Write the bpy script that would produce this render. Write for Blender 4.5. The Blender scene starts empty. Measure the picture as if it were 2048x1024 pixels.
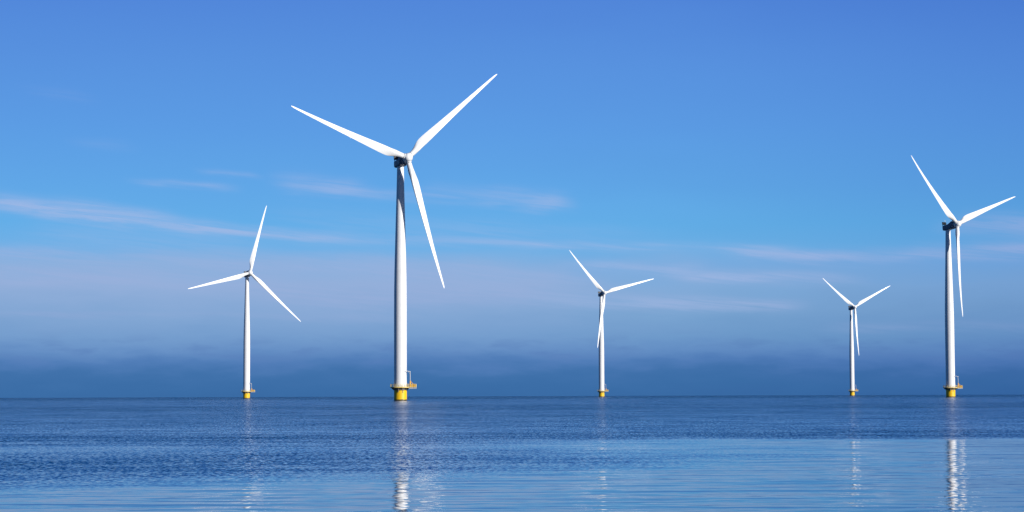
import bpy, bmesh, math
from mathutils import Vector, Matrix

scene = bpy.context.scene
COL = scene.collection
R_EARTH = 7.4e6            # earth radius with normal refraction: the water drops away like the real sea
CAM_H = 2.3164
SUN_AZ = math.radians(51)  # to the right of straight behind the camera
SUN_EL = math.radians(16.5)

# ------------------------------------------------------------------ helpers
def tag(o, label=None, cat=None, group=None, kind=None):
    for k, v in (('label', label), ('category', cat), ('group', group), ('kind', kind)):
        if v:
            o[k] = v
    return o

def link_mesh(name, bm, mat, parent=None, smooth=None):
    bmesh.ops.recalc_face_normals(bm, faces=bm.faces)
    me = bpy.data.meshes.new(name)
    bm.to_mesh(me); bm.free()
    me.materials.append(mat)
    if smooth is not None:
        me.polygons.foreach_set('use_smooth', [True] * len(me.polygons))
        me.set_sharp_from_angle(angle=math.radians(smooth))
    o = bpy.data.objects.new(name, me)
    COL.objects.link(o)
    if parent:
        o.parent = parent
    return o

def lathe(bm, prof, seg=64, M=Matrix(), cap=True, closed=False):
    rings = []
    for r, z in prof:
        rings.append([bm.verts.new(M @ Vector((r * math.cos(2 * math.pi * i / seg), r * math.sin(2 * math.pi * i / seg), z))) for i in range(seg)])
    pairs = list(zip(rings[:-1], rings[1:]))
    if closed:
        pairs.append((rings[-1], rings[0]))
    for a, b in pairs:
        for i in range(seg):
            j = (i + 1) % seg
            bm.faces.new((a[i], a[j], b[j], b[i]))
    if cap and not closed:
        bm.faces.new(rings[0]); bm.faces.new(rings[-1])

def box(bm, lo, hi, M=Matrix(), bevel=0.0):
    lo, hi = Vector(lo), Vector(hi)
    r = bmesh.ops.create_cube(bm, size=1.0)
    for v in r['verts']:
        v.co = M @ Vector([(lo[k] + hi[k]) / 2 + v.co[k] * (hi[k] - lo[k]) for k in range(3)])
    if bevel:
        edges = list({e for v in r['verts'] for e in v.link_edges})
        bmesh.ops.bevel(bm, geom=edges, offset=bevel, segments=3, affect='EDGES', profile=.6)

def tube(bm, a, b, r, seg=10, r2=None):
    a, b = Vector(a), Vector(b)
    q = (b - a).to_track_quat('Z', 'Y').to_matrix().to_4x4()
    q.translation = a
    lathe(bm, [(r, 0), (r if r2 is None else r2, (b - a).length)], seg, q)

def lerp_table(t, x):
    for (x0, y0), (x1, y1) in zip(t[:-1], t[1:]):
        if x <= x1:
            k = (x - x0) / (x1 - x0)
            return y0 + (y1 - y0) * max(0, k)
    return t[-1][1]

def smooth_table(t, x):
    # Catmull-Rom through the table
    n = len(t)
    for i in range(n - 1):
        x0, y0 = t[i]; x1, y1 = t[i + 1]
        if x <= x1 or i == n - 2:
            h = x1 - x0; k = min(1, max(0, (x - x0) / h))
            m0 = (y1 - t[i - 1][1]) / (x1 - t[i - 1][0]) if i > 0 else (y1 - y0) / h
            m1 = (t[i + 2][1] - y0) / (t[i + 2][0] - x0) if i + 2 < n else (y1 - y0) / h
            k2, k3 = k * k, k * k * k
            return (2*k3-3*k2+1)*y0 + (k3-2*k2+k)*h*m0 + (-2*k3+3*k2)*y1 + (k3-k2)*h*m1

def srgb(r, g, b):
    f = lambda c: c / 12.92 if c <= .04045 else ((c + .055) / 1.055) ** 2.4
    return (f(r / 255), f(g / 255), f(b / 255), 1)

# ------------------------------------------------------------------ node building
class NB:
    def __init__(s, tree):
        s.t = tree
    def node(s, kind, **kw):
        n = s.t.nodes.new(kind)
        for k, v in kw.items():
            setattr(n, k, v)
        return n
    def put(s, sock, v):
        if isinstance(v, E):
            s.t.links.new(v.s, sock)
        elif isinstance(v, bpy.types.NodeSocket):
            s.t.links.new(v, sock)
        else:
            sock.default_value = v
    def math(s, op, a, b=None, c=None):
        n = s.node('ShaderNodeMath', operation=op)
        for i, v in enumerate((a, b, c)):
            if v is not None:
                s.put(n.inputs[i], v)
        return E(s, n.outputs[0])
    def smooth(s, x, lo, hi, a=0., b=1.):
        n = s.node('ShaderNodeMapRange', interpolation_type='SMOOTHSTEP')
        for i, v in enumerate((x, lo, hi, a, b)):
            s.put(n.inputs[i], v)
        return E(s, n.outputs[0])
    def vec(s, x, y, z):
        n = s.node('ShaderNodeCombineXYZ')
        for i, v in enumerate((x, y, z)):
            s.put(n.inputs[i], v)
        return n.outputs[0]
    def sep(s, v):
        n = s.node('ShaderNodeSeparateXYZ')
        s.put(n.inputs[0], v)
        return [E(s, o) for o in n.outputs]
    def noise(s, v, scale=1., detail=2., rough=.5, dist=0., col=False):
        n = s.node('ShaderNodeTexNoise')
        s.put(n.inputs['Vector'], v)
        for k, x in (('Scale', scale), ('Detail', detail), ('Roughness', rough), ('Distortion', dist)):
            s.put(n.inputs[k], x)
        return n.outputs['Color'] if col else E(s, n.outputs[0])
    def mix(s, f, a, b):
        n = s.node('ShaderNodeMix', data_type='RGBA')
        s.put(n.inputs[0], f); s.put(n.inputs[6], a); s.put(n.inputs[7], b)
        return n.outputs[2]
    def ramp(s, f, stops, interp='LINEAR'):
        n = s.node('ShaderNodeValToRGB')
        r = n.color_ramp
        r.interpolation = interp
        while len(r.elements) < len(stops):
            r.elements.new(.5)
        for e, (p, c) in zip(r.elements, sorted(stops, key=lambda q: q[0])):
            e.position = p; e.color = c
        s.put(n.inputs[0], f)
        return n.outputs[0]

class E:
    def __init__(s, nb, sock):
        s.nb, s.s = nb, sock
    def __add__(s, o): return s.nb.math('ADD', s, o)
    __radd__ = __add__
    def __sub__(s, o): return s.nb.math('SUBTRACT', s, o)
    def __rsub__(s, o): return s.nb.math('SUBTRACT', o, s)
    def __mul__(s, o): return s.nb.math('MULTIPLY', s, o)
    __rmul__ = __mul__
    def __truediv__(s, o): return s.nb.math('DIVIDE', s, o)

def new_mat(name):
    m = bpy.data.materials.new(name)
    m.use_nodes = True
    nb = NB(m.node_tree)
    return m, nb, m.node_tree.nodes['Principled BSDF']

def paint(name, c, rough=.4, var=.06, scale=.35, stretch=.15, metallic=0., spec=.5):
    """Coated steel or glass fibre: faint run-down weathering, changing gloss."""
    m, nb, b = new_mat(name)
    co = nb.node('ShaderNodeTexCoord').outputs['Object']
    x, y, z = nb.sep(co)
    n = nb.noise(nb.vec(x, y, z * stretch), scale * 4, 4, .6)
    n2 = nb.noise(co, scale, 3, .5)
    f = nb.smooth(n * .6 + n2 * .4, .35, .65)
    dark = tuple(k * (1 - var * 1.6) for k in c) + (1,)
    light = tuple(min(1, k * (1 + var * .5)) for k in c) + (1,)
    nb.put(b.inputs['Base Color'], nb.mix(f, dark, light))
    nb.put(b.inputs['Roughness'], nb.smooth(n2, .3, .7, rough - .06, rough + .08))
    b.inputs['Metallic'].default_value = metallic
    b.inputs['Specular IOR Level'].default_value = spec
    return m

M_WHITE = paint('white_tower_paint', (.80, .80, .80), .38, .035)
M_BLADE = paint('white_blade_gelcoat', (.82, .82, .81), .32, .02)
M_NAC = paint('nacelle_paint_with_shade', (.19, .22, .28), .45, .08)  # light grey nacelle; its shade is put into this dark bluish colour
M_DARK = paint('dark_rubber_seal', (.03, .032, .036), .6, .1)
M_COOL = paint('dark_cooler_fins', (.025, .028, .034), .5, .15)
M_GREY = paint('galvanised_steel', (.50, .51, .52), .42, .1, .8, .5, .25)
M_RAIL = paint('pale_yellow_rail', (.84, .64, .20), .45, .06, .8)
M_CRANE = paint('orange_yellow_crane', (.80, .42, .03), .42, .08, .8)
M_UNDER = paint('dark_platform_steel', (.10, .09, .08), .55, .15, .8)

def yellow_pile():
    m, nb, b = new_mat('yellow_foundation_coating')
    co = nb.node('ShaderNodeTexCoord').outputs['Object']
    x, y, z = nb.sep(co)
    n = nb.noise(nb.vec(x, y, z * .25), 1.6, 5, .6)
    runs = nb.smooth(n, .52, .72)
    col = nb.mix(runs * .35, (.88, .525, .008, 1), (.62, .32, .02, 1))
    # algae and wet band left by the water, with a ragged upper edge
    edge = nb.noise(nb.vec(x, y, z * .4), 2.2, 3, .5) * .5 + .18
    wet = nb.smooth(z - edge, 0., .16, 1., 0.)
    col = nb.mix(wet, col, (.025, .026, .012, 1))
    nb.put(b.inputs['Base Color'], col)
    nb.put(b.inputs['Roughness'], nb.smooth(n, .3, .7, .36, .52))
    return m
M_PILE = yellow_pile()

# ------------------------------------------------------------------ wind turbine
HUB_Z, OVERHANG, TILT, ROTOR_R, TIP_FWD = 95.48, 6.56, .10965, 54.0, 4.4962
DECK_Z = 5.15

def mesh_blade():
    bm = bmesh.new()
    chord = [(1.3, 2.05), (3.0, 2.1), (4.5, 2.35), (6.5, 2.95), (9, 3.42), (11, 3.5), (14, 3.32), (18, 2.98), (27, 2.3), (36, 1.68), (45, 1.13), (50, .82), (52.5, .6), (53.6, .36), (54, .1)]
    thick = [(1.3, 1.), (3., 1.), (4.5, .84), (6.5, .6), (9, .43), (11, .37), (14, .32), (18, .275), (27, .23), (36, .195), (54, .17)]
    twist = [(1.3, 15), (6, 15), (11, 12), (18, 7.5), (27, 4), (36, 1.8), (45, .3), (54, -1.2)]
    rs = [1.3, 2, 2.6, 3, 3.5, 4, 4.6, 5.2, 5.8, 6.5, 7.2, 8, 9, 10, 11, 12.5, 14, 16, 18, 20.5, 23, 26, 29, 32, 35, 38, 41, 44, 47, 49.5, 51.5, 52.7, 53.4, 53.75, 54]
    N = 32
    rings = []
    for r in rs:
        c = smooth_table(chord, r); tk = min(1, smooth_table(thick, r)); b = math.radians(smooth_table(twist, r))
        w = min(1, max(0, (r - 3.0) / 6.0)); w = w * w * (3 - 2 * w)    # circle -> aerofoil
        ax = .5 + (.31 - .5) * w
        u = (r - 1.3) / (54 - 1.3)
        fwd = .040 * (r - 1.3) + (TIP_FWD - .040 * 52.7) * u ** 2.4     # coning and pre-bend into the wind
        ring = []
        for i in range(N):
            t = 2 * math.pi * i / N
            xc = .5 + .5 * math.cos(t)              # 0 = leading edge, 1 = trailing edge
            yc_circ = .5 * math.sin(t)
            yt = 5 * tk * (.2969 * math.sqrt(xc) - .126 * xc - .3516 * xc ** 2 + .2843 * xc ** 3 - .1036 * xc ** 4)
            cam = .03 * 4 * xc * (1 - xc)
            yc_foil = (yt if math.sin(t) >= 0 else -yt) + cam
            px = (ax - xc) * c                      # + towards the leading edge
            py = (yc_circ * (1 - w) + yc_foil * w) * c
            X = px * math.cos(b) + py * math.sin(b)
            Y = -px * math.sin(b) + py * math.cos(b)
            ring.append(bm.verts.new((X, Y - fwd, r)))
        rings.append(ring)
    for a, b_ in zip(rings[:-1], rings[1:]):
        for i in range(N):
            j = (i + 1) % N
            bm.faces.new((a[i], a[j], b_[j], b_[i]))
    bm.faces.new(rings[0]); bm.faces.new(rings[-1])
    return bm

def make_turbine():
    root = bpy.data.objects.new('wind_turbine', None)
    root.empty_display_size = 5
    COL.objects.link(root)
    # --- yellow monopile
    bm = bmesh.new()
    lathe(bm, [(2.56, -6), (2.56, 4.35), (2.66, 4.36), (2.66, 4.62), (2.56, 4.63), (2.56, DECK_Z + .1)], 72)
    pile = link_mesh('monopile', bm, M_PILE, root, 40)
    bm = bmesh.new()   # C-shaped tubes on the camera side, standing in for an unreadable ID marking
    for a, b in (((.95, 3.95), (1.35, 4.0)), ((.95, 3.95), (.88, 3.35)), ((.88, 3.35), (1.25, 3.2))):
        f = lambda q: (q[0], -math.sqrt(2.62 ** 2 - q[0] ** 2), q[1])
        tube(bm, f(a), f(b), .09, 8)
    link_mesh('id_mark', bm, M_UNDER, pile, 40)
    bm = bmesh.new()   # cable tube hanging below the deck
    tube(bm, (-.72, -2.78, 3.5), (-.72, -2.78, DECK_Z - .1), .2, 14)
    tube(bm, (-.72, -2.78, 3.42), (-.72, -2.78, 3.6), .27, 14)
    link_mesh('cable_tube', bm, M_UNDER, pile, 40)
    # --- platform: round grating deck, lay-down bay to the right
    bm = bmesh.new()
    lathe(bm, [(2.6, DECK_Z), (4.05, DECK_Z), (4.05, DECK_Z + .22), (2.6, DECK_Z + .22)], 64, cap=False, closed=True)
    deck = link_mesh('platform', bm, M_RAIL, root, 40)
    bm = bmesh.new()
    box(bm, (3.45, -2.3, DECK_Z - .42), (6.35, 1.6, DECK_Z + .10))
    link_mesh('laydown_bay', bm, M_GREY, deck)
    bm = bmesh.new()   # brackets and ring beam under the deck
    lathe(bm, [(2.7, DECK_Z - .95), (2.9, DECK_Z - .95), (2.9, DECK_Z - .02), (2.7, DECK_Z - .02)], 48, cap=False, closed=True)
    for k in range(12):
        a = 2 * math.pi * (k + .5) / 12
        M = Matrix.Rotation(a, 4, 'Z')
        vs = [bm.verts.new(M @ Vector(p)) for p in ((2.88, -.06, DECK_Z - .9), (2.88, .06, DECK_Z - .9), (2.88, .06, DECK_Z - .03), (2.88, -.06, DECK_Z - .03), (3.85, -.06, DECK_Z - .03), (3.85, .06, DECK_Z - .03))]
        for f in ((0, 1, 2, 3), (0, 3, 4), (1, 5, 2), (0, 4, 5, 1), (3, 2, 5, 4)):
            bm.faces.new([vs[i] for i in f])
    link_mesh('deck_brackets', bm, M_UNDER, deck)
    bm = bmesh.new()   # railing round the deck and the bay
    zr = DECK_Z + .22
    pts = []
    a0 = math.radians(36)
    n = 22
    for k in range(n + 1):
        a = a0 + (2 * math.pi - 2 * a0) * k / n
        pts.append((3.95 * math.cos(a), 3.95 * math.sin(a)))
    x0, y0 = pts[-1]; x1, y1 = pts[0]
    pts += [(3.9, -2.2), (4.8, -2.2), (5.6, -2.2), (6.25, -2.2), (6.25, -1.2), (6.25, -.3), (6.25, .6), (6.25, 1.5), (5.4, 1.5), (4.4, 1.5)]
    m = len(pts)
    for k in range(m):
        p, q = pts[k], pts[(k + 1) % m]
        tube(bm, (*p, zr - .1), (*p, zr + 1.25), .055, 6)
        for h, r in ((1.22, .05), (.68, .035)):
            tube(bm, (*p, zr + h), (*q, zr + h), r, 6)
        tube(bm, (*p, zr + .08), (*q, zr + .08), .09, 4)
    link_mesh('railing', bm, M_RAIL, deck, 40)
    # --- davit crane on the bay
    bm = bmesh.new()
    tube(bm, (3.98, -1.5, DECK_Z + .1), (3.98, -1.5, 7.9), .30, 14, .24)
    box(bm, (3.6, -2.05, DECK_Z + .1), (4.5, -1.0, 6.35), bevel=.05)
    crane = link_mesh('davit_crane', bm, M_CRANE, root, 40)
    bm = bmesh.new()
    tube(bm, (3.98, -1.5, 7.9), (3.92, -1.5, 11.55), .15, 12, .12)
    tube(bm, (4.05, -1.5, 11.5), (2.1, -2.35, 11.85), .14, 10, .1)
    tube(bm, (3.95, -1.5, 10.5), (3.2, -1.84, 11.6), .07, 8)
    link_mesh('jib', bm, M_GREY, crane, 40)
    bm = bmesh.new()   # winch cabinet, drum and hose reel
    box(bm, (4.75, -1.9, DECK_Z + .1), (5.5, -1.1, 6.55), bevel=.06)
    M = Matrix.Translation((5.75, -1.5, 6.0)) @ Matrix.Rotation(math.pi / 2, 4, 'X')
    lathe(bm, [(.45, -.35), (.45, -.28), (.25, -.28), (.25, .28), (.45, .28), (.45, .35)], 24, M)
    tube(bm, (4.2, -1.5, 7.6), (5.2, -1.5, 6.5), .09, 8)
    link_mesh('winch', bm, M_CRANE, crane, 40)
    # --- tower
    bm = bmesh.new()
    prof = [(5.3, 2.52), (40, 2.52), (48, 2.44), (56, 2.28), (62, 2.12), (70, 1.92), (79, 1.68), (86, 1.50), (93.25, 1.35)]
    zs = [5.3, 5.5] + [5.5 + i * 3 for i in range(1, 29)] + [93.25]
    body = []
    for z in zs:
        body.append((smooth_table(prof, z), z))
    for zf in (26.5, 47.5, 69.5):     # bolted flanges show as thin rings
        r = smooth_table(prof, zf)
        body += [(r, zf - .10), (r + .018, zf - .09), (r + .018, zf + .09), (r - .001, zf + .10)]
    body.sort(key=lambda q: q[1])
    lathe(bm, [(2.68, 5.32), (2.68, 5.52)] + [q for q in body if q[1] > 5.53], 96)
    tower = link_mesh('tower', bm, M_WHITE, root, 30)
    # --- nacelle (local frame: +X upwind along the shaft, Y across, Z up, origin on the tower axis at shaft height)
    bm = bmesh.new()
    secs = [(-2.72, 1.45, -2.05, .30), (-2.62, 1.66, -2.22, .46), (-2.3, 1.75, -2.3, .55), (0., 1.78, -2.32, .62), (1.1, 1.8, -2.34, .95), (2.3, 1.9, -2.2, 1.55), (2.9, 1.95, -2.05, 1.75)]
    rings = []
    for X, w, lo, hi in secs:
        cz, hz = (lo + hi) / 2, (hi - lo) / 2
        ring = []
        for i in range(40):
            t = 2 * math.pi * i / 40
            c, s = math.cos(t), math.sin(t)
            e = .42
            ring.append(bm.verts.new((X, w * math.copysign(abs(c) ** e, c), cz + hz * math.copysign(abs(s) ** e, s))))
        rings.append(ring)
    for a, b in zip(rings[:-1], rings[1:]):
        for i in range(40):
            j = (i + 1) % 40
            bm.faces.new((a[i], a[j], b[j], b[i]))
    bm.faces.new(rings[0]); bm.faces.new(rings[-1])
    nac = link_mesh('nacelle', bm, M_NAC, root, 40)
    RX = Matrix.Rotation(math.pi / 2, 4, 'Y')          # lathe axis Z -> X
    bm = bmesh.new()
    lathe(bm, [(1.9, 2.55), (2.12, 2.7), (2.2, 2.85), (2.2, 4.35), (2.1, 4.55), (1.75, 4.7), (1.6, 5.05)], 56, RX)
    for k in range(28):                                # cooling ribs round the drum
        a = 2 * math.pi * k / 28
        box(bm, (2.95, -.04, 2.15), (4.3, .04, 2.27), Matrix.Rotation(a, 4, 'X'))
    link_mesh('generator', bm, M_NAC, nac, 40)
    bm = bmesh.new()   # raised cooler panel across the rear roof
    box(bm, (-2.6, -1.62, 1.0), (-2.25, 1.62, 2.6), bevel=.04)
    for y in (-1.4, 0, 1.4):
        box(bm, (-2.55, y - .08, .3), (-2.3, y + .08, 1.02))
        tube(bm, (-2.3, y, 2.3), (-1.2, y, .5), .06, 8)
    for k in range(9):
        y = -1.5 + k * .375
        box(bm, (-2.25, y - .03, 1.07), (-2.16, y + .03, 2.53))
    cool = link_mesh('cooler', bm, M_COOL, nac, 30)
    bm = bmesh.new()   # wind sensors
    tube(bm, (-2.42, 1.2, 2.5), (-2.42, 1.2, 3.6), .05, 8)
    tube(bm, (-2.42, .8, 3.35), (-2.42, 1.6, 3.35), .035, 6)
    tube(bm, (-2.42, 1.6, 3.3), (-2.42, 1.6, 3.6), .06, 8)
    tube(bm, (-2.42, .8, 3.3), (-2.42, .8, 3.6), .06, 8)
    link_mesh('wind_sensor', bm, M_GREY, nac, 40)
    # --- hub with its spinner, same frame, origin at the hub centre
    bm = bmesh.new()
    lathe(bm, [(1.5, -1.5), (1.72, -1.42), (1.82, -1.2), (1.86, -.4), (1.84, .4), (1.74, 1.0), (1.52, 1.5), (1.2, 1.85), (.8, 2.08), (.4, 2.2), (.05, 2.23)], 56, RX)
    for k in range(3):                                 # collars the blades bolt to
        M = Matrix.Rotation(2 * math.pi * k / 3, 4, 'X')
        lathe(bm, [(1.22, .6), (1.22, 1.75), (1.16, 1.92)], 40, M)
    hub = link_mesh('hub', bm, M_BLADE, root, 40)
    # --- blades
    parts = dict(nacelle=nac, hub=hub, blades=[])
    bl = link_mesh('blade', mesh_blade(), M_BLADE, root, 35)
    bm = bmesh.new()
    lathe(bm, [(1.0, 1.9), (1.10, 1.9), (1.10, 2.08), (1.0, 2.08)], 40, cap=False, closed=True)
    seal = link_mesh('root_seal', bm, M_DARK, bl, 40)
    seal.location = (0, -.024, 0)
    parts['blades'].append(bl)
    for k in range(2):
        b2 = bl.copy(); COL.objects.link(b2); b2.parent = root
        s2 = seal.copy(); COL.objects.link(s2); s2.parent = b2
        parts['blades'].append(b2)
    return root, parts

def pose(parts, yaw, az):
    """Turn nacelle, hub and blades into the wind; az = angle of the first blade from the right-hand horizontal."""
    n = Vector((math.sin(yaw) * math.cos(TILT), -math.cos(yaw) * math.cos(TILT), math.sin(TILT)))
    e1 = Vector((math.cos(yaw), math.sin(yaw), 0))
    e2 = n.cross(e1)
    def frame(x, y, z, loc):
        M = Matrix((x, y, z)).transposed().to_4x4(); M.translation = loc
        return M
    top = Vector((0, 0, HUB_Z))
    hub = top + n * OVERHANG
    parts['nacelle'].matrix_local = frame(n, e1, e2, top)
    r0 = e1 * math.cos(az) + e2 * math.sin(az)
    parts['hub'].matrix_local = frame(n, r0.cross(n), r0, hub)
    for k, b in enumerate(parts['blades']):
        a = az + 2 * math.pi * k / 3
        r = e1 * math.cos(a) + e2 * math.sin(a)
        lead = e1 * math.sin(a) - e2 * math.cos(a)
        b.matrix_local = frame(lead, -n, r, hub)

def copy_turbine(root, parts):
    r = root.copy(); COL.objects.link(r)
    np_ = dict(blades=[])
    for ch in list(root.children):
        c = ch.copy(); COL.objects.link(c); c.parent = r
        for g in list(ch.children):
            d = g.copy(); COL.objects.link(d); d.parent = c
        if ch == parts['nacelle']: np_['nacelle'] = c
        elif ch == parts['hub']: np_['hub'] = c
        elif ch in parts['blades']: np_['blades'].append(c)
    return r, np_

SPOTS = [
    (-44.45, 856.81, 29.07, 41.7, 'largest white wind turbine, its lower blade swung out to the right of the tower'),
    (-203.74, 1654.82, 27.91, 75.2, 'white wind turbine with one blade pointing nearly straight up and two below'),
    (82.6, 2000.27, 28.89, 14.63, 'white wind turbine whose lower blade crosses over in front of its own tower'),
    (368.75, 2343.82, 30.21, 26.05, 'smallest and farthest white wind turbine, its base right on the sea horizon'),
    (243.57, 1200.44, 41.25, 19.14, 'second largest white wind turbine, above the brightest broken reflection in slick water'),
]
proto, pparts = make_turbine()
units = [(proto, pparts)] + [copy_turbine(proto, pparts) for _ in SPOTS[1:]]
for (root, parts), (x, y, yaw, az, label) in zip(units, SPOTS):
    root.location = (x, y, -(x * x + y * y) / (2 * R_EARTH))
    pose(parts, math.radians(yaw), math.radians(az))
    tag(root, label, 'wind turbine', 'wind turbines standing in the sea')

# ------------------------------------------------------------------ water: one curved sheet that reaches past the horizon
def make_water():
    bm = bmesh.new()
    radii = [0] + [3 * 1.16 ** k for k in range(62)]
    seg = 180
    rings = []
    for r in radii[1:]:
        z = -r * r / (2 * R_EARTH)
        rings.append([bm.verts.new((r * math.cos(2 * math.pi * i / seg), r * math.sin(2 * math.pi * i / seg), z)) for i in range(seg)])
    c = bm.verts.new((0, 0, 0))
    for i in range(seg):
        bm.faces.new((c, rings[0][i], rings[0][(i + 1) % seg]))
    for a, b in zip(rings[:-1], rings[1:]):
        for i in range(seg):
            j = (i + 1) % seg
            bm.faces.new((a[i], b[i], b[j], a[j]))
    m, nb, b = new_mat('sea_water')
    pos = nb.node('ShaderNodeNewGeometry').outputs['Position']
    x, y, z = nb.sep(pos)
    # bands of breeze and slick water, running almost square to the view out to sea
    warp = nb.noise(nb.vec(x * .020, y * .020, 3.1), 1., 4, .55)
    D = (y - x * .22) * (1. + (warp - .5) * .30)
    t = nb.math('LOGARITHM', nb.math('MAXIMUM', D, 10.), 10.) / 4.
    bands = [(10, .016), (42, .020), (48, .028), (55, .044), (63, .078), (71, .115), (80, .138), (88, .130), (95, .080), (103, .080), (110, .128), (124, .138), (133, .104), (160, .112),
             (200, .138), (310, .145), (345, .195), (440, .195), (520, .155), (1000, .165), (1400, .26), (9000, .27)]
    A = nb.sep(nb.ramp(t, [(math.log10(d_) / 4, (v * 4, 0, 0, 1)) for d_, v in bands], 'EASE'))[0] * .25
    patch = nb.noise(nb.vec(x * .045, y * .03, 7.7), 1., 4, .6)
    slick = nb.smooth(x + (warp - .5) * 30. + (95. - D) * .12, -9., 25.) * nb.smooth(D + (warp - .5) * 14. + (patch - .5) * 26., 99., 113., 1., 0.)
    A = A + (.012 - A) * slick
    A = A * nb.smooth(patch, .25, .75, .8, 1.2)
    rough_w = nb.smooth(A, .03, .09)
    def slopes(sx, sy, off, detail, rough=.55):
        v = nb.noise(nb.vec(x * sx, y * sy, off), 1., detail, rough, col=True)
        r, g, _ = nb.sep(v)
        return r - .5, g - .5
    ax, ay = slopes(8.5, 3.8, .0, 2., .5)      # wind ripples
    bx, by = slopes(.22, 1.5, 5., 2., .5)      # long low ripples of the slick water
    cx, cy = slopes(1.6, 4.2, 9., 2., .5)      # finest ripples
    wx, wy = slopes(.16, .42, 13., 3., .55)    # low waves that carry them
    l1 = nb.noise(nb.vec(x * .20, y * 1.05, 21.), 1., 2, .45)
    l2 = nb.noise(nb.vec(x * .07, y * .85, 33.), 1., 2, .45)
    crest = nb.smooth(l1, .56, .68) * .55 + nb.smooth(l2, .58, .68) * .35    # single steeper wavelets
    u = nb.smooth(ay + .5 + wy * .30, .25, .75)
    ruf = A * (nb.math('POWER', u, 1.6) * 2.35 + .02)
    calm = nb.math('MAXIMUM', A * .35 + by * .10 + cy * .07, -.015)
    # in the ruffled water the near, seaward-running faces are the ones that lean towards the shore
    lean = calm + (ruf - calm) * rough_w + crest * (.052 - rough_w * .040)
    side = ax * (.05 + rough_w * .34) + bx * .03 + cx * .09
    px = side
    py = lean
    nrm = nb.node('ShaderNodeVectorMath', operation='NORMALIZE')
    nb.put(nrm.inputs[0], nb.vec(px, py * -1., 1.))
    nb.put(b.inputs['Normal'], nrm.outputs[0])
    b.inputs['Base Color'].default_value = (.001, .038, .088, 1)
    b.inputs['IOR'].default_value = 1.333
    nb.put(b.inputs['Roughness'], rough_w * .05 + .03)
    o = link_mesh('sea', bm, m, None, 180)
    tag(o, 'calm blue sea with ruffled streaks and slick patches reaching the horizon', 'sea', None, 'structure')
make_water()

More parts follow.
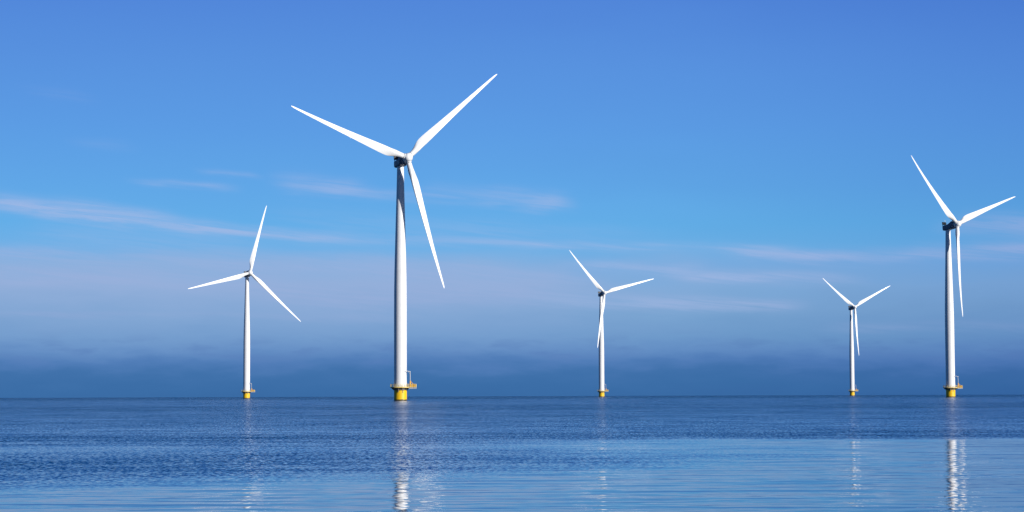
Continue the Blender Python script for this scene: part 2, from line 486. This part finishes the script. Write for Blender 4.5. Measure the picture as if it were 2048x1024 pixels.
# ------------------------------------------------------------------ sky
def make_world():
    w = bpy.data.worlds.new('World')
    scene.world = w
    w.use_nodes = True
    t = w.node_tree
    nb = NB(t)
    bg = t.nodes['Background']; out = t.nodes['World Output']
    sky = nb.node('ShaderNodeTexSky', sky_type='NISHITA')
    sky.sun_disc = False
    sky.sun_elevation = SUN_EL
    sky.sun_rotation = math.pi - SUN_AZ
    hs = nb.node('ShaderNodeHueSaturation')
    hs.inputs['Saturation'].default_value = 1.5
    t.links.new(sky.outputs[0], hs.inputs['Color']); t.links.new(hs.outputs[0], bg.inputs[0])
    bg.inputs[1].default_value = .05
    # low sky: haze, fog bank and cirrus, by compass direction and elevation.
    d = nb.node('ShaderNodeTexCoord').outputs['Generated']
    dx, dy, dz = nb.sep(d)
    hor = nb.math('SQRT', dx * dx + dy * dy)
    V = dz / nb.math('MAXIMUM', hor, .02) * 4310.       # 75.2 units = 1 degree of elevation
    U = nb.math('ARCTAN2', dx, dy) * 4310.              # 75.2 units = 1 degree of azimuth, 0 = north
    # soft drifting of the layers
    n_big = nb.noise(nb.vec(dx * 9., dy * 9., dz * 40.), 1., 3, .5)
    n_edge = nb.noise(nb.vec(dx * 34., dy * 34., dz * 150.), 1., 4, .55)
    n_fine = nb.noise(nb.vec(dx * 20., dy * 20., dz * 380. + dx * 40.), 1., 6, .62, .6)
    lowk = nb.smooth(V, 380., 120., 0., 1.)
    Vw = V + (n_big - .5) * (lowk * 30. + 18.) + (n_edge - .5) * (lowk * 46.)
    S = 1400.
    H = lambda yy: (793 - yy) / S + .1
    stops = [(-467, (36, 104, 200)), (0, (82, 135, 218)), (130, (88, 146, 223)), (260, (92, 156, 228)), (380, (97, 167, 231)), (455, (100, 174, 232)),
             (500, (112, 176, 230)), (530, (136, 176, 222)), (575, (146, 175, 218)), (630, (131, 167, 212)), (676, (118, 158, 206)),
             (706, (104, 145, 198)), (731, (82, 126, 184)), (755, (65, 114, 171)), (778, (60, 110, 167)), (800, (58, 107, 164))]
    base = nb.ramp(Vw / S + .1, [(H(a), srgb(*c)) for a, c in stops], 'LINEAR')
    # clearer, bluer air towards the right, where the veil is thinner
    stops_r = [(-467, (36, 102, 198)), (0, (80, 132, 216)), (130, (87, 144, 222)), (260, (91, 154, 226)), (380, (94, 163, 227)), (455, (97, 171, 228)),
               (500, (104, 173, 227)), (535, (118, 171, 223)), (580, (126, 170, 216)), (625, (120, 163, 208)), (678, (108, 153, 201)),
               (706, (98, 141, 195)), (730, (80, 124, 183)), (752, (64, 112, 170)), (777, (59, 109, 166)), (800, (57, 105, 163))]
    base_r = nb.ramp(Vw / S + .1, [(H(a), srgb(*c)) for a, c in stops_r], 'LINEAR')
    col = nb.mix(nb.smooth(U + (n_big - .5) * 900., -100., 620.), base, base_r)
    cirrus = srgb(172, 188, 228)
    def streak(pts, feather=1., colr=cirrus):
        """pts: (x, y, half thickness, alpha) along the cloud, x to the right and y down, in 1/75.2 degree."""
        nonlocal col
        x0, x1 = pts[0][0], pts[-1][0]
        st = [((p[0] - x0) / (x1 - x0), (p[1] / 1024, p[2] / 64, p[3], 1)) for p in pts]
        f = (U + (1024. - x0)) / (x1 - x0)
        r, g, a = nb.sep(nb.ramp(f, st, 'EASE'))
        c = 793. - r * 1024.
        th = g * 78.
        k = (V - c + (n_edge - .5) * 16. * feather + (n_fine - .5) * 10. * feather) / nb.math('MAXIMUM', th, 1.)
        gss = nb.math('EXPONENT', k * k * -1.)
        tex = nb.smooth(n_fine, .30, .66, .35, 1.2)
        al = nb.math('MINIMUM', gss * a * tex, 1.)
        col = nb.mix(al, col, colr)
    streak([(-300, 392, 12, .4), (0, 415, 12, .55), (130, 428, 15, .62), (260, 445, 15, .6), (400, 460, 11, .6), (520, 470, 9, .55), (640, 478, 10, .42), (800, 482, 11, .2), (960, 487, 7, .3), (1100, 495, 7, .42), (1300, 500, 8, .15), (1400, 505, 8, 0)], .6)
    streak([(60, 430, 12, 0), (180, 424, 14, .3), (300, 440, 12, .2), (420, 455, 10, 0)], 1.)
    streak([(240, 366, 5, 0), (330, 372, 6, .32), (410, 376, 6, .3), (500, 384, 8, 0)], .8)
    streak([(380, 344, 4, 0), (430, 349, 5, .22), (490, 355, 5, .2), (540, 360, 5, 0)], .8)
    streak([(520, 360, 14, 0), (600, 370, 16, .3), (690, 380, 14, .42), (780, 391, 10, .28), (860, 398, 10, 0)], 1.3)
    streak([(780, 398, 10, 0), (880, 390, 14, .26), (1000, 396, 14, .34), (1100, 404, 12, .38), (1170, 412, 12, 0)], 1.3)
    streak([(1000, 420, 8, 0), (1080, 421, 9, .28), (1140, 412, 9, 0)], 1.2)
    streak([(1420, 504, 8, 0), (1520, 513, 11, .48), (1640, 521, 11, .55), (1760, 524, 12, .3), (1880, 517, 12, .45), (2048, 513, 14, .55), (2300, 508, 14, .2)], .9)
    streak([(1290, 545, 10, 0), (1400, 558, 9, .5), (1500, 561, 9, .52), (1620, 562, 10, .3), (1760, 570, 10, 0)], .9)
    streak([(1000, 600, 10, 0), (1150, 606, 12, .3), (1350, 612, 12, .42), (1520, 617, 9, .45), (1640, 616, 8, 0)], .9)
    streak([(1830, 470, 10, 0), (1940, 462, 16, .36), (2048, 466, 16, .5), (2300, 470, 16, .1)], 1.3)
    streak([(-300, 512, 14, .3), (60, 514, 14, .35), (300, 522, 16, .25), (620, 530, 16, .32), (900, 545, 18, .3), (1100, 560, 14, .22), (1250, 575, 14, 0)], 1.2, srgb(165, 180, 222))
    streak([(-200, 545, 20, .2), (120, 556, 18, .35), (420, 566, 16, .22), (700, 600, 20, .3), (1000, 590, 18, .3), (1200, 585, 20, 0)], 1.2, srgb(162, 178, 220))
    streak([(-100, 632, 6, .15), (140, 634, 5, .25), (420, 633, 5, .12), (700, 640, 8, .15), (900, 648, 8, 0)], .7, srgb(158, 175, 218))
    streak([(1180, 500, 6, 0), (1330, 497, 7, .22), (1480, 503, 7, .25), (1620, 500, 6, 0)], .9)
    streak([(1100, 530, 8, 0), (1220, 536, 9, .3), (1330, 545, 8, .3), (1430, 540, 8, 0)], .9)
    streak([(1600, 660, 8, 0), (1720, 664, 8, .14), (1880, 660, 8, .12), (2048, 664, 8, .1)], .9)
    streak([(20, 186, 8, 0), (130, 198, 9, .07), (230, 214, 8, 0)], 1.)
    streak([(120, 290, 7, 0), (210, 297, 7, .09), (300, 302, 8, 0)], 1.)
    streak([(480, 430, 16, 0), (700, 446, 18, .12), (950, 462, 16, .16), (1200, 470, 14, .08), (1350, 478, 12, 0)], 1.4)
    streak([(20, 470, 12, 0), (160, 478, 14, .16), (360, 492, 14, .14), (560, 498, 12, 0)], 1.3)
    # violet-grey smudges along the top of the bank
    sm = nb.smooth(n_edge, .46, .66) * nb.math('EXPONENT', (V - 84.) * (V - 84.) * (-1 / 900.)) * .5
    col = nb.mix(sm, col, srgb(84, 122, 182))
    # the sky deepens a little towards the far right
    tint = nb.node('ShaderNodeMix', data_type='RGBA', blend_type='MULTIPLY')
    nb.put(tint.inputs[0], nb.smooth(U, 250., 1150., 0., .95))
    nb.put(tint.inputs[6], col); tint.inputs[7].default_value = (.84, .86, .93, 1)
    col = tint.outputs[2]
    low = nb.node('ShaderNodeBackground')
    nb.put(low.inputs[0], col)
    low.inputs[1].default_value = 1.
    # low sky dimmed away from the view, added to deepen the towers' shaded sides
    az = nb.math('ABSOLUTE', nb.math('ARCTAN2', dx, dy))
    nb.put(low.inputs[1], nb.smooth(az, 0.40, 1.25, 1., .50))
    mx = nb.node('ShaderNodeMixShader')
    nb.put(mx.inputs[0], nb.smooth(V, 1900., 4200., 0., 1.))
    t.links.new(low.outputs[0], mx.inputs[1]); t.links.new(bg.outputs[0], mx.inputs[2])
    t.links.new(mx.outputs[0], out.inputs[0])
make_world()

# ------------------------------------------------------------------ sun
sun = bpy.data.lights.new('sun', 'SUN')
sun.energy = 5.0
sun.angle = math.radians(.53)
sun.color = (1, .968, .925)
so = bpy.data.objects.new('sun', sun)
COL.objects.link(so)
sd = Vector((math.sin(SUN_AZ) * math.cos(SUN_EL), -math.cos(SUN_AZ) * math.cos(SUN_EL), math.sin(SUN_EL)))
so.rotation_euler = sd.to_track_quat('Z', 'Y').to_euler()
so.location = sd * 300

# ------------------------------------------------------------------ camera
F_PX, HORIZON, ROLL = 4310.3, 792.22, .003289
cam = bpy.data.cameras.new('camera')
cam.sensor_width = 36
cam.lens = 36 * F_PX / 2048
cam.clip_start, cam.clip_end = .5, 200000
co = bpy.data.objects.new('camera', cam)
COL.objects.link(co)
p = math.atan((HORIZON - 512) / F_PX) - math.sqrt(2 * CAM_H / R_EARTH)
fw = Vector((0, math.cos(p), math.sin(p))); up = Vector((0, -math.sin(p), math.cos(p))); rt = Vector((1, 0, 0))
r2 = rt * math.cos(ROLL) - up * math.sin(ROLL); u2 = rt * math.sin(ROLL) + up * math.cos(ROLL)
M = Matrix((r2, u2, -fw)).transposed().to_4x4(); M.translation = (0, 0, CAM_H)
co.matrix_world = M
scene.camera = co

scene.render.engine = 'CYCLES'
scene.cycles.use_denoising = True
scene.cycles.max_bounces = 6
scene.view_settings.view_transform = 'Standard'
scene.view_settings.look = 'None'
scene.view_settings.exposure = 0
scene.view_settings.gamma = 1
